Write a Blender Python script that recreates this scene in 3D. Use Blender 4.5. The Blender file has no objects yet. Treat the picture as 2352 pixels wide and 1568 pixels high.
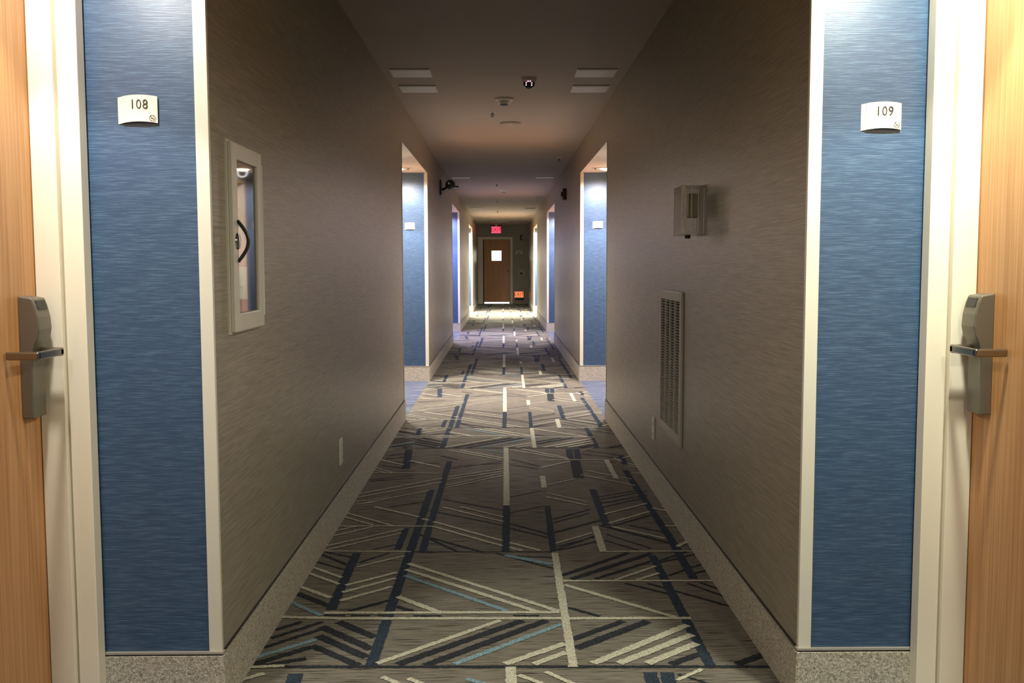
import bpy, bmesh, math, random
from mathutils import Vector, Matrix
random.seed(7)
sc = bpy.context.scene
COL = sc.collection

# ------------------------------------------------------------------ camera
XL, XR = -0.767, 0.808          # corridor wall faces
ZC, ZA = 2.44, 2.148            # corridor ceiling / alcove ceiling
BL, BR = -1.086, 1.118          # alcove side wall faces
Y1, PER, ALC = 2.593, 7.530, 2.549   # far end of first alcove, bay spacing, alcove length
YE = 30.32                      # end wall
YB = -4.94                      # wall behind the camera
F_PX, PITCH, YAW, ROLL, HC = 2247.16, 0.07799, 0.00981, -0.00242, 1.2016
cam_d = bpy.data.cameras.new('camera'); cam = bpy.data.objects.new('camera', cam_d); COL.objects.link(cam)
cam_d.sensor_width = 36; cam_d.lens = F_PX/2352*36; cam_d.clip_start = .02; cam_d.clip_end = 200
cp, sp, cy, sy, cr, sr = math.cos(PITCH), math.sin(PITCH), math.cos(YAW), math.sin(YAW), math.cos(ROLL), math.sin(ROLL)
fwd = Vector((sy*cp, cy*cp, -sp)); rt = Vector((cy, -sy, 0)); up = rt.cross(fwd)
r2 = rt*cr+up*sr; u2 = up*cr-rt*sr
m = Matrix((r2, u2, -fwd)).transposed().to_4x4(); m.translation = (0, 0, HC)
cam.matrix_world = m
sc.camera = cam

# ------------------------------------------------------------------ world, exposure
w = bpy.data.worlds.new('world'); sc.world = w; w.use_nodes = True
w.node_tree.nodes['Background'].inputs[0].default_value = (0.01, 0.01, 0.01, 1)
w.node_tree.nodes['Background'].inputs[1].default_value = 1
sc.view_settings.view_transform = 'Standard'; sc.view_settings.look = 'None'
sc.view_settings.gamma = 1; sc.view_settings.use_curve_mapping = False
sc.view_settings.exposure = 0.0
sc.cycles.use_denoising = True
sc.cycles.max_bounces = 10; sc.cycles.diffuse_bounces = 6
sc.cycles.sample_clamp_indirect = 4.0

# lamp colour and power for each bay: (left colour, left power, right colour, right power)
BAYS = {
 -1: ((1.0, .90, .78), 12, (1.0, .90, .78), 12),
  0: ((1.0, .96, .88), 6.2, (.98, 1.0, .84), 9.5),
  1: ((1.0, .92, .87), 18.5, (1.0, .91, .92), 18.5),
  2: ((.58, .56, 1.0), 26, (1.0, .90, .96), 18),
  3: ((1.0, .95, .82), 56, (1.0, .95, .82), 56),
}

# ------------------------------------------------------------------ materials
def mat(name):
    mt = bpy.data.materials.new(name); mt.use_nodes = True
    nt = mt.node_tree; b = nt.nodes['Principled BSDF']
    return mt, nt, b
def N(nt, t, **kw):
    n = nt.nodes.new(t)
    for k, v in kw.items(): setattr(n, k, v)
    return n
def s2l(c): return tuple(((x/255+.055)/1.055)**2.4 if x > 10 else x/255/12.92 for x in c)+(1,)
def flat(name, c, rough=.5, metal=0, bump=0, bscale=200, spec=.5, coat=0):
    mt, nt, b = mat(name)
    b.inputs['Base Color'].default_value = s2l(c); b.inputs['Roughness'].default_value = rough
    b.inputs['Metallic'].default_value = metal; b.inputs['Specular IOR Level'].default_value = spec
    b.inputs['Coat Weight'].default_value = coat
    if bump:
        tc = N(nt, 'ShaderNodeTexCoord'); no = N(nt, 'ShaderNodeTexNoise'); no.inputs['Scale'].default_value = bscale
        bp = N(nt, 'ShaderNodeBump'); bp.inputs['Strength'].default_value = bump; bp.inputs['Distance'].default_value = .002
        nt.links.new(tc.outputs['Object'], no.inputs['Vector']); nt.links.new(no.outputs[0], bp.inputs['Height'])
        nt.links.new(bp.outputs[0], b.inputs['Normal'])
    return mt
def streak(name, c1, c2, c3, sc_long, sc_fine, rough, bump, axes, spec=.5, detail=4, ramp=(.35, .5, .68), dist=.001):
    """Fine parallel strands; axes = mapping scale vector multiplied by the two scales."""
    mt, nt, b = mat(name)
    g = N(nt, 'ShaderNodeNewGeometry'); mp = N(nt, 'ShaderNodeMapping')
    mp.inputs['Scale'].default_value = tuple({'l': sc_long, 'f': sc_fine, '0': 1.0}[a] for a in axes)
    nt.links.new(g.outputs['Position'], mp.inputs['Vector'])
    no = N(nt, 'ShaderNodeTexNoise'); no.inputs['Scale'].default_value = 1; no.inputs['Detail'].default_value = detail
    no.inputs['Roughness'].default_value = .6
    nt.links.new(mp.outputs[0], no.inputs['Vector'])
    cr_ = N(nt, 'ShaderNodeValToRGB'); e = cr_.color_ramp.elements
    e[0].position = ramp[0]; e[0].color = s2l(c1); e[1].position = ramp[2]; e[1].color = s2l(c3)
    k = e.new(ramp[1]); k.color = s2l(c2)
    nt.links.new(no.outputs[0], cr_.inputs[0]); nt.links.new(cr_.outputs[0], b.inputs['Base Color'])
    bp = N(nt, 'ShaderNodeBump'); bp.inputs['Strength'].default_value = bump; bp.inputs['Distance'].default_value = dist
    nt.links.new(no.outputs[0], bp.inputs['Height']); nt.links.new(bp.outputs[0], b.inputs['Normal'])
    b.inputs['Roughness'].default_value = rough; b.inputs['Specular IOR Level'].default_value = spec
    return mt
def emit(name, c, s, base=(200, 200, 200)):
    mt, nt, b = mat(name); b.inputs['Base Color'].default_value = s2l(base)
    b.inputs['Emission Color'].default_value = s2l(c); b.inputs['Emission Strength'].default_value = s
    return mt

M = {}
M['taupe'] = streak('taupe_vinyl', (124, 117, 103), (143, 136, 121), (164, 156, 141), 7, 380, .38, .4, ('l', 'l', 'f'), spec=.5)
M['blue'] = streak('blue_vinyl', (48, 70, 99), (55, 79, 108), (90, 116, 142), 18, 560, .36, .35, ('l', 'l', 'f'), spec=.5, ramp=(.32, .5, .75))
M['wood'] = streak('maple_door', (166, 116, 68), (184, 134, 84), (200, 150, 100), 130, 2.0, .38, .06, ('l', 'l', 'f'), spec=.45, detail=6)
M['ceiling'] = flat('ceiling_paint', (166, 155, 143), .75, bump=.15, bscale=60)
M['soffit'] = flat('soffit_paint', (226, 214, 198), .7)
M['frame'] = flat('cream_frame_paint', (226, 218, 198), .35)
M['guard'] = flat('corner_guard', (212, 210, 196), .35)
M['base'] = None
M['cap'] = flat('cap_metal', (176, 170, 160), .3, .3)
M['capdark'] = flat('cap_painted_shadow', (44, 38, 30), .6)
M['nickel'] = flat('satin_nickel', (150, 144, 132), .32, 1, bump=.05, bscale=900)
M['lockdark'] = flat('lock_housing', (116, 110, 98), .42, .6)
M['black'] = flat('black_plastic', (22, 22, 22), .4)
M['sign'] = flat('sign_plastic', (224, 219, 198), .35)
M['ink'] = flat('sign_ink', (44, 44, 38), .6)
M['inkfaint'] = flat('sign_ink_faint', (150, 150, 130), .6)
M['white'] = flat('white_enamel', (205, 200, 188), .35)
M['plate'] = flat('light_plate', (222, 218, 210), .5)
M['chrome'] = flat('chrome', (170, 170, 170), .12, 1)
M['red'] = flat('extinguisher_red', (170, 24, 28), .3, coat=.5)
M['labelw'] = flat('label_white', (220, 216, 205), .5)
M['hose'] = flat('hose_rubber', (26, 26, 28), .5)
M['inner'] = flat('cabinet_inside', (200, 198, 192), .5)
M['grille'] = flat('grille_paint', (176, 168, 152), .45)
M['void'] = flat('duct_dark', (22, 19, 16), .8)
M['darkred'] = flat('dark_red_plastic', (70, 22, 20), .4)
M['dkmetal'] = flat('dark_bronze', (52, 48, 44), .4, .5)
M['rubber'] = flat('threshold_metal', (150, 146, 138), .4, .8)
M['exitred'] = emit('exit_panel_red', (255, 70, 100), 1.6, (160, 20, 30))
M['exitdk'] = emit('exit_letters', (150, 0, 20), .2, (90, 0, 10))
M['exitorange'] = emit('exit_panel_orange', (255, 130, 80), 1.3, (200, 60, 30))
M['exitdk2'] = emit('exit_letters_low', (150, 4, 4), .12, (90, 0, 4))
M['led'] = emit('infrared_led', (255, 190, 205), 2.2)
M['lens'] = emit('lamp_lens', (255, 232, 196), 26)
M['lensv'] = emit('lamp_lens_violet', (214, 206, 255), 26)
M['stairpaint'] = flat('stairwell_paint', (240, 240, 232), .7)

# woven loop carpet used as baseboard
mt, nt, b = mat('carpet_base')
g = N(nt, 'ShaderNodeNewGeometry'); v = N(nt, 'ShaderNodeTexNoise'); v.inputs['Scale'].default_value = 190; v.inputs['Detail'].default_value = 3
v.inputs['Distortion'].default_value = 1.2
nt.links.new(g.outputs['Position'], v.inputs['Vector'])
cr_ = N(nt, 'ShaderNodeValToRGB'); e = cr_.color_ramp.elements
e[0].position = .36; e[0].color = s2l((128, 122, 109)); e[1].position = .68; e[1].color = s2l((216, 210, 195))
k = e.new(.5); k.color = s2l((174, 168, 152))
nt.links.new(v.outputs[0], cr_.inputs[0]); nt.links.new(cr_.outputs[0], b.inputs['Base Color'])
bp = N(nt, 'ShaderNodeBump'); bp.inputs['Strength'].default_value = .6; bp.inputs['Distance'].default_value = .003
nt.links.new(v.outputs[0], bp.inputs['Height']); nt.links.new(bp.outputs[0], b.inputs['Normal'])
b.inputs['Roughness'].default_value = .9; b.inputs['Specular IOR Level'].default_value = .2
M['base'] = mt

# broadloom carpet: streaked ground and the yarn colours of the pattern
def yarn(name, c1, c2, c3, lng=7, fine=170, ramp=(.34, .5, .66), bump=.7):
    mt = streak(name, c1, c2, c3, lng, fine, .95, bump, ('l', 'f', '0'), spec=.1, ramp=ramp, dist=.004)
    return mt
M['c_ground'] = yarn('carpet_ground', (40, 38, 35), (112, 107, 96), (132, 126, 114), lng=8, fine=280, ramp=(.39, .455, .66))
def loop_yarn(name, c1, c2):
    mt, nt, b = mat(name)
    g = N(nt, 'ShaderNodeNewGeometry'); v = N(nt, 'ShaderNodeTexVoronoi'); v.inputs['Scale'].default_value = 160
    nt.links.new(g.outputs['Position'], v.inputs['Vector'])
    cr_ = N(nt, 'ShaderNodeValToRGB'); e = cr_.color_ramp.elements
    e[0].position = .1; e[0].color = s2l(c2); e[1].position = .7; e[1].color = s2l(c1)
    nt.links.new(v.outputs[0], cr_.inputs[0]); nt.links.new(cr_.outputs[0], b.inputs['Base Color'])
    b.inputs['Roughness'].default_value = .95; b.inputs['Specular IOR Level'].default_value = .1
    return mt
M['c_W'] = loop_yarn('yarn_cream', (160, 156, 136), (210, 208, 188))
M['c_D'] = loop_yarn('yarn_charcoal', (36, 39, 42), (58, 61, 63))
M['c_N'] = loop_yarn('yarn_navy', (38, 47, 57), (62, 71, 82))
M['c_B'] = loop_yarn('yarn_sky', (100, 126, 134), (146, 172, 178))
M['c_G'] = loop_yarn('yarn_grey', (96, 94, 84), (124, 122, 108))
M['c_alcove'] = yarn('carpet_alcove', (40, 52, 84), (88, 96, 116), (136, 140, 144), lng=2.2, fine=60, ramp=(.38, .5, .62))

# clear glass / plastic: thin sheets
def clear(name, tint, mixf, rough=.03, ior=1.33):
    mt = bpy.data.materials.new(name); mt.use_nodes = True; nt = mt.node_tree
    for n in list(nt.nodes): nt.nodes.remove(n)
    o = N(nt, 'ShaderNodeOutputMaterial'); mx = N(nt, 'ShaderNodeMixShader'); tr = N(nt, 'ShaderNodeBsdfTransparent')
    gl = N(nt, 'ShaderNodeBsdfGlossy'); fr = N(nt, 'ShaderNodeFresnel'); ad = N(nt, 'ShaderNodeMath', operation='ADD')
    tr.inputs[0].default_value = s2l(tint); gl.inputs['Roughness'].default_value = rough
    ge = N(nt, 'ShaderNodeNewGeometry'); iv = N(nt, 'ShaderNodeMath', operation='SUBTRACT'); ml = N(nt, 'ShaderNodeMath', operation='MULTIPLY')
    iv.inputs[0].default_value = 1; nt.links.new(ge.outputs['Backfacing'], iv.inputs[1])
    ad.inputs[1].default_value = mixf; fr.inputs[0].default_value = ior
    nt.links.new(fr.outputs[0], ad.inputs[0]); nt.links.new(ad.outputs[0], ml.inputs[0]); nt.links.new(iv.outputs[0], ml.inputs[1]); nt.links.new(ml.outputs[0], mx.inputs[0])
    nt.links.new(tr.outputs[0], mx.inputs[1]); nt.links.new(gl.outputs[0], mx.inputs[2]); nt.links.new(mx.outputs[0], o.inputs[0])
    return mt
M['glass'] = clear('cabinet_glass', (240, 242, 240), -.0, .03, 1.3)
M['clearplastic'] = clear('clear_plastic', (246, 245, 242), .01, .06, 1.45)
M['stairglass'] = clear('vision_glass', (245, 248, 245), .02)

# ------------------------------------------------------------------ mesh helpers
class MB:
    def __init__(s): s.v = []; s.f = []; s.m = []
    def add(s, vs, fs, mi=0):
        o = len(s.v); s.v += [tuple(p) for p in vs]; s.f += [tuple(i+o for i in f) for f in fs]; s.m += [mi]*len(fs)
        return s
    def box(s, x0, x1, y0, y1, z0, z1, mi=0, mside=None):
        """mside: dict of face key (-x,+x,-y,+y,-z,+z) -> material index"""
        vs = [(x0, y0, z0), (x1, y0, z0), (x1, y1, z0), (x0, y1, z0), (x0, y0, z1), (x1, y0, z1), (x1, y1, z1), (x0, y1, z1)]
        fs = {'-z': (0, 3, 2, 1), '+z': (4, 5, 6, 7), '-y': (0, 1, 5, 4), '+x': (1, 2, 6, 5), '+y': (2, 3, 7, 6), '-x': (3, 0, 4, 7)}
        o = len(s.v); s.v += vs
        for k_, f in fs.items():
            s.f.append(tuple(i+o for i in f)); s.m.append((mside or {}).get(k_, mi))
        return s
    def prism(s, poly, axis, a, b_, mi=0):
        """extrude a 2-D polygon (list of pairs) along axis 0/1/2 from a to b_"""
        n = len(poly)
        def P(p, t):
            q = list(p); q.insert(axis, t); return tuple(q)
        vs = [P(p, a) for p in poly]+[P(p, b_) for p in poly]
        fs = [tuple(range(n)), tuple(range(2*n-1, n-1, -1))]+[(i, i+n, (i+1) % n+n, (i+1) % n) for i in range(n)]
        return s.add(vs, fs, mi)
    def lathe(s, c, prof, axis=2, seg=24, mi=0, cap=True):
        """prof: list of (radius, offset along axis)"""
        vs = []; fs = []
        for r, t in prof:
            for i in range(seg):
                a = 2*math.pi*i/seg; q = [r*math.cos(a), r*math.sin(a)]; q.insert(axis, t)
                vs.append((c[0]+q[0], c[1]+q[1], c[2]+q[2]))
        for j in range(len(prof)-1):
            for i in range(seg):
                i2 = (i+1) % seg; fs.append((j*seg+i, j*seg+i2, (j+1)*seg+i2, (j+1)*seg+i))
        if cap: fs += [tuple(range(seg))[::-1], tuple((len(prof)-1)*seg+i for i in range(seg))]
        return s.add(vs, fs, mi)
    def tube(s, pts, r, seg=10, mi=0, flat_=1.0):
        pts = [Vector(p) for p in pts]; vs = []; fs = []
        for i, p in enumerate(pts):
            d = (pts[min(i+1, len(pts)-1)]-pts[max(i-1, 0)]).normalized()
            a = d.orthogonal().normalized() if i == 0 else (pa-d*pa.dot(d)).normalized()
            pa = a; b_ = d.cross(a)
            for k_ in range(seg):
                t = 2*math.pi*k_/seg; vs.append(p+a*r*math.cos(t)+b_*r*flat_*math.sin(t))
        for j in range(len(pts)-1):
            for k_ in range(seg):
                k2 = (k_+1) % seg; fs.append((j*seg+k_, j*seg+k2, (j+1)*seg+k2, (j+1)*seg+k_))
        fs += [tuple(range(seg))[::-1], tuple((len(pts)-1)*seg+i for i in range(seg))]
        return s.add(vs, fs, mi)
    def build(s, name, mats, parent=None, bevel=0, smooth=False, fix=True):
        if not isinstance(mats, (list, tuple)): mats = [mats]
        off = Vector((0, 0, 0)); p = parent
        while p is not None: off += p.location; p = p.parent
        me = bpy.data.meshes.new(name)
        me.from_pydata([tuple(Vector(v_)-off) for v_ in s.v], [], s.f)
        for mm in mats: me.materials.append(M[mm] if isinstance(mm, str) else mm)
        me.polygons.foreach_set('material_index', s.m)
        if fix:
            bm = bmesh.new(); bm.from_mesh(me); bmesh.ops.recalc_face_normals(bm, faces=bm.faces); bm.to_mesh(me); bm.free()
        if smooth: me.polygons.foreach_set('use_smooth', [True]*len(me.polygons))
        me.update()
        ob = bpy.data.objects.new(name, me); COL.objects.link(ob)
        if parent is not None: ob.parent = parent
        if bevel:
            md = ob.modifiers.new('bevel', 'BEVEL'); md.width = bevel; md.segments = 2; md.limit_method = 'ANGLE'; md.angle_limit = .6
        if smooth:
            try:
                md = ob.modifiers.new('edges', 'EDGE_SPLIT'); md.split_angle = .7
            except Exception: pass
        return ob
def thing(name, loc, label, cat, group=None):
    o = bpy.data.objects.new(name, None); COL.objects.link(o); o.location = loc; o.empty_display_size = .05
    o['label'] = label; o['category'] = cat
    if group: o['group'] = group
    return o
def struct(ob, label=None):
    ob['kind'] = 'structure'
    if label: ob['label'] = label
    return ob
def text_part(txt, size, loc, rot, m_, parent, name, depth=.0006, spacing=1.0, sx=1.0):
    cu = bpy.data.curves.new(name, 'FONT'); cu.body = txt; cu.size = size; cu.align_x = 'CENTER'; cu.align_y = 'CENTER'
    cu.extrude = depth; cu.space_character = spacing; cu.resolution_u = 6
    tmp = bpy.data.objects.new('tmp', cu); COL.objects.link(tmp)
    bpy.context.view_layer.update()
    me = bpy.data.meshes.new_from_object(tmp.evaluated_get(bpy.context.evaluated_depsgraph_get()))
    bpy.data.objects.remove(tmp); me.materials.clear(); me.materials.append(M[m_])
    R_ = Matrix.Rotation(rot, 4, 'Z') @ Matrix.Rotation(math.pi/2, 4, 'X') @ Matrix.Scale(sx, 4, (1, 0, 0))
    me.transform(R_)
    off = Vector((0, 0, 0)); p = parent
    while p is not None: off += p.location; p = p.parent
    me.transform(Matrix.Translation(Vector(loc)-off))
    ob = bpy.data.objects.new(name, me); COL.objects.link(ob); ob.parent = parent
    return ob

# ------------------------------------------------------------------ carpet floor
CARPET = "W,-387,4037,-763,4052,12;N,-384,5173,-398,2865,36;N,-330,5580,-340,4033,32;N,-327,5933,-330,5580,36;N,-444,4408,-447,4072,30;N,-612,4024,-603,3346,36;W,-409,3979,-583,3830,12;W,-769,3841,-623,3697,18;W,-773,3766,-619,3620,18;W,-778,3609,-624,3468,22;B,-772,3440,-625,3288,22;W,-594,3606,-415,3759,20;W,-593,3526,-414,3687,20;W,-586,3436,-417,3589,20;D,-759,3522,-613,3382,30;D,-538,3333,-410,3440,22;D,-776,4027,-626,3862,18;D,-749,4044,-616,3958,14;D,-583,3893,-477,4022,14;D,-786,3928,-609,3785,12;W,-622,3314,195,3307,22;W,-778,3279,-551,3259,22;W,-551,3259,639,3242,22;D,-618,3293,-544,3292,14;D,-524,3291,-458,3286,14;D,-434,3290,-381,3289,14;D,-311,3283,-213,3281,14;D,34,3280,124,3276,14;W,-385,3477,-211,3302,26;D,-378,3378,-315,3329,22;W,-384,3873,195,3315,23;W,-386,3796,121,3310,23;B,-383,3722,19,3318,22;D,-559,3231,-416,3091,34;D,-607,3188,-415,2993,34;D,-603,3105,-421,2928,34;D,-607,3025,-437,2866,30;D,-754,3159,-683,3233,20;D,-752,3087,-611,3232,20;D,-756,3008,-593,3177,20;B,-769,2925,-601,3074,22;D,-757,2880,-605,3015,30;D,-761,2854,-605,2922,25;W,-382,2878,-10,3233,22;D,-320,2873,66,3232,34;D,-237,2863,146,3231,34;B,-148,2870,196,3197,22;D,-764,2862,810,2838,20;W,216,4009,209,2843,28;W,406,4023,810,4024,14;D,-380,4037,207,4026,12;W,228,3644,815,3637,18;D,228,3711,523,4004,26;D,262,3668,622,4002,30;D,352,3666,617,3903,20;W,428,3651,609,3821,16;W,509,3649,609,3734,16;W,230,3599,588,3251,22;D,460,3615,613,3486,16;D,545,3614,800,3358,16;D,697,3611,815,3444,14;D,748,3617,816,3521,14;N,734,4194,730,3667,34;N,617,3968,621,2849,34;D,631,3871,853,4015,14;D,641,3704,822,3868,14;D,629,3887,837,4084,14;D,726,3717,834,3790,14;D,227,3356,331,3267,20;D,219,3061,406,3221,30;D,228,2988,490,3219,36;W,270,2868,615,3179,30;W,348,2867,615,3095,30;W,434,2865,615,3020,30;D,505,2860,610,2939,30;W,5,2868,197,3027,28;W,91,2866,197,2955,26;D,704,2857,812,2936,30;D,203,3943,8,3979,12;B,8,3979,198,3855,30;D,-31,4014,196,3801,14;W,-770,5613,-368,5586,14;W,-769,5074,-340,5456,14;W,-313,5489,13,5715,14;W,-766,4998,-339,5358,14;W,-309,5422,7,5643,14;W,-769,4898,-589,5023,10;W,-310,5273,7,5596,10;W,-307,5222,7,5527,10;W,-769,4845,-641,4913,12;W,-702,4888,-394,5154,12;W,-640,4808,-402,4605,18;W,-384,4573,-349,4541,18;W,-327,4518,-3,4192,18;W,-325,4435,-3,4114,18;W,-774,4448,-322,4438,14;W,-766,4693,-507,4446,14;W,-767,4620,-603,4463,14;W,-770,4357,-679,4442,12;W,-767,4273,-599,4433,14;W,-763,4122,-454,4394,12;W,-752,4065,-459,4323,12;W,-300,4793,1,4512,16;W,-215,4799,1,4597,14;G,-325,4660,1,4364,10;D,-310,4961,5,4727,14;D,-367,4735,5,4444,14;D,-324,4251,-82,4022,18;D,-382,4321,-189,4030,16;D,-552,4074,-459,4148,12;D,-755,5432,-501,5538,10;D,-744,5388,-505,5470,10;D,-564,4806,-402,4909,12;W,22,6367,18,4817,32;N,18,4808,11,4039,33;N,222,4813,211,4036,28;W,226,5505,224,5204,30;W,246,5278,414,5431,12;W,639,5956,638,5419,30;W,447,5536,724,5247,14;W,472,5657,722,5413,12;N,482,5167,478,4439,36;N,717,5652,739,4013,34;D,238,4555,427,4737,16;D,235,4491,421,4668,12;D,230,4323,463,4534,20;W,228,5090,423,4892,12;W,224,5001,421,4818,14;G,42,4816,212,4943,12;G,40,5084,141,5184,10;D,32,4676,207,4813,12;D,40,5004,202,5142,12;D,31,4479,208,4295,16;D,30,4402,206,4237,14;G,30,4327,201,4141,10;W,29,4164,155,4043,18;W,28,4091,80,4044,18;W,489,4641,724,4848,16;W,490,4470,715,4688,16;G,490,4550,711,4758,10;W,424,4425,420,4025,32;G,225,4237,460,4455,16;W,228,4147,401,4313,14;D,227,4061,418,4276,12;D,234,4048,408,4178,14;D,229,4100,403,4248,12;W,501,4416,713,4214,16;D,446,4440,724,4145,20;D,585,4437,729,4314,14;D,463,4290,628,4067,12;D,448,4191,571,4042,12;D,500,4937,770,5130,12;D,492,4862,755,5029,12;D,487,4772,724,4971,12;D,483,4408,717,4628,14;D,496,4995,726,5152,12;W,741,4758,809,4686,18;W,747,4419,805,4425,18;W,742,4091,811,4178,22;W,785,4784,812,4783,18;W,749,5577,804,5564,16;W,-761,6377,-658,6386,20;W,-770,6279,-706,6332,20;W,-277,6290,5,6024,20;W,-355,6302,-7,5975,20;B,-109,6286,6,6208,20;N,-612,6330,-574,5733,45;W,-763,5991,-599,5835,20;W,-573,5958,-374,5765,22;W,-775,5702,-662,5595,14;W,-759,5755,-642,5611,12;D,-388,6113,-280,5990,20;D,-723,6121,-612,6201,15;D,-731,6020,-600,6077,15;D,-305,5728,-6,5926,12;D,-271,5800,-6,5869,12;D,-661,5921,-389,5877,12;D,-727,5828,-581,5733,14;W,45,6308,410,5978,18;W,124,6330,408,6014,18;W,223,5955,404,5961,16;W,405,5966,734,5964,14;W,227,5736,414,5920,18;N,433,6323,420,6003,40;N,481,6322,469,6002,40;D,444,5940,430,5449,60;W,503,6264,592,6342,14;N,747,6102,738,5832,36;W,691,6018,727,5903,14;W,749,6017,811,6079,20;W,753,5852,793,5792,16;W,751,5773,804,5724,16;W,749,5576,809,5565,16;W,488,5646,611,5516,14;W,445,5537,550,5438,14;D,51,5990,217,5785,14;D,49,5828,206,5708,12;D,454,5703,508,5645,14;D,515,6309,743,6102,12;D,502,6151,732,6017,12"
segs = []
for t in CARPET.split(';'):
    p = t.split(','); segs.append((p[0],)+tuple(int(x)/1000 for x in p[1:]))
REP, SEAM, CUT = 3.52, 7.15, .38
ORDER = {'G': 0, 'D': 1, 'N': 2, 'B': 3, 'W': 4}
CI = {'G': 1, 'D': 2, 'N': 3, 'B': 4, 'W': 5}
fl = MB()
fl.add([(XL, YB, 0), (XR, YB, 0), (XR, YE+.02, 0), (XL, YE+.02, 0)], [(0, 1, 2, 3)], 0)
rnd = random.Random(3)
def strip(x0, y0, x1, y1, wd, c, z, ylo, yhi):
    L = math.hypot(x1-x0, y1-y0)
    if L < .01: return
    # clip to the corridor and to this stretch of carpet
    t0, t1 = 0., 1.
    for a, d, lo, hi in ((x0, x1-x0, XL, XR), (y0, y1-y0, ylo, yhi)):
        if abs(d) < 1e-9:
            if a < lo or a > hi: return
            continue
        ta, tb = (lo-a)/d, (hi-a)/d
        if ta > tb: ta, tb = tb, ta
        t0, t1 = max(t0, ta), min(t1, tb)
    if t1-t0 < .01: return
    x0, y0, x1, y1 = x0+(x1-x0)*t0, y0+(y1-y0)*t0, x0+(x1-x0)*t1, y0+(y1-y0)*t1
    L = math.hypot(x1-x0, y1-y0); step = .009 if y0 < 7.5 else .04
    n = max(1, int(L/step)); ux, uy = (x1-x0)/L, (y1-y0)/L; nx, ny = -uy, ux
    j = .0022 if y0 < 7.5 else .001
    vs = []
    for i in range(n+1):
        t = i/n*L; a = wd/2+rnd.uniform(-j, j); b_ = wd/2+rnd.uniform(-j, j)
        px, py = x0+ux*t, y0+uy*t
        for q in (-a, b_):
            vs.append((min(max(px+nx*q, XL), XR), min(max(py+ny*q, ylo), yhi), z))
    fl.add(vs, [(2*i, 2*i+2, 2*i+3, 2*i+1) for i in range(n)], CI[c])
zi = 0
for k in range(-3, 9):
    for c, x0, y0, x1, y1, wd in sorted(segs, key=lambda s_: ORDER[s_[0]]):
        zi += 1; z = .0004+.0004*ORDER[c]+.0000018*(zi % len(segs))
        a, b_ = y0+k*REP, y1+k*REP
        if min(a, b_) < SEAM: strip(x0, a, x1, b_, wd, c, z, YB+.01, SEAM)
        if max(a, b_)-CUT > SEAM and min(a, b_)-CUT < YE: strip(x0, a-CUT, x1, b_-CUT, wd, c, z, SEAM, YE-.02)

floor = struct(fl.build('floor', ['c_ground', 'c_G', 'c_D', 'c_N', 'c_B', 'c_W'], fix=False), 'patterned corridor carpet, taupe with cream, sky and navy bands')

# ------------------------------------------------------------------ corridor shell
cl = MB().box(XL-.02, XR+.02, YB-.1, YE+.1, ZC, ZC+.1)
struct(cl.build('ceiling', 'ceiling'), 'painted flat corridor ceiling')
bk = MB().box(XL-.2, XR+.2, YB-.15, YB, 0, ZC)
struct(bk.build('wall_back', 'taupe'))

def bays():
    for k in range(-1, 4):
        e1 = Y1+k*PER; yield k, e1-ALC, e1      # alcove start / end
# corridor wall masses between alcoves
CAB = dict(y0=2.765, y1=3.062, z0=1.03, z1=1.53, d=.13)
masses = []
prev = YB
for k, a, b_ in bays():
    if a > YB: masses.append((prev, a))
    prev = b_
masses.append((prev, YE))
OUT = .55
for side, X, nm in ((-1, XL, 'wall_left'), (1, XR, 'wall_right')):
    for (a, b_) in masses:
        if b_ <= a: continue
        lo, hi = (X-OUT, X) if side < 0 else (X, X+OUT)
        mb = MB()
        fk = '+x' if side < 0 else '-x'
        blue_end = {'-y': 1, '+y': 1}
        if side < 0 and abs(a-Y1) < .01:
            c = CAB
            mb.box(lo, hi, a, b_, 0, c['z0'], 0, blue_end); mb.box(lo, hi, a, b_, c['z1'], ZC, 0, blue_end)
            mb.box(lo, hi, a, c['y0'], c['z0'], c['z1'], 0, blue_end); mb.box(lo, hi, c['y1'], b_, c['z0'], c['z1'], 0, blue_end)
            mb.box(lo, hi-c['d'], c['y0'], c['y1'], c['z0'], c['z1'], 0)
        else:
            mb.box(lo, hi, a, b_, 0, ZC, 0, blue_end)
        struct(mb.build(nm, ['taupe', 'blue']), 'taupe textured vinyl corridor wall with blue end faces')
    for k, a, b_ in bays():
        aa = max(a, YB)
        bx = BL if side < 0 else BR
        # lintel over the alcove, its lowered ceiling and carpet
        lo, hi = (X-.10, X) if side < 0 else (X, X+.10)
        struct(MB().box(lo, hi, aa, b_, ZA, ZC).build(nm, 'taupe'), 'taupe lintel over the door alcove')
        lo, hi = (bx-.2, X-.10) if side < 0 else (X+.10, bx+.2)
        l2, h2 = (bx-.2, X) if side < 0 else (X, bx+.2)
        mbc = MB().box(lo, hi, aa, b_, ZA, ZA+.08)
        mbc.box(l2, h2, aa, b_, ZA-.004, ZA)
        struct(mbc.build('ceiling', 'soffit'), 'pale lowered ceiling of the door alcove')
        struct(MB().box(l2, h2, aa, b_, -.02, .0).build('floor', 'c_alcove'), 'blue and grey striated alcove carpet')
        # side wall with the door opening
        D0, D1, DZ = b_-.988-.058, b_, 2.095
        lo, hi = (bx-.16, bx) if side < 0 else (bx, bx+.16)
        sw = MB().box(lo, hi, aa, D0, 0, ZA).box(lo, hi, D0, D1, DZ, ZA)
        struct(sw.build(nm, 'taupe'), 'taupe side wall of the door alcove')

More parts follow.
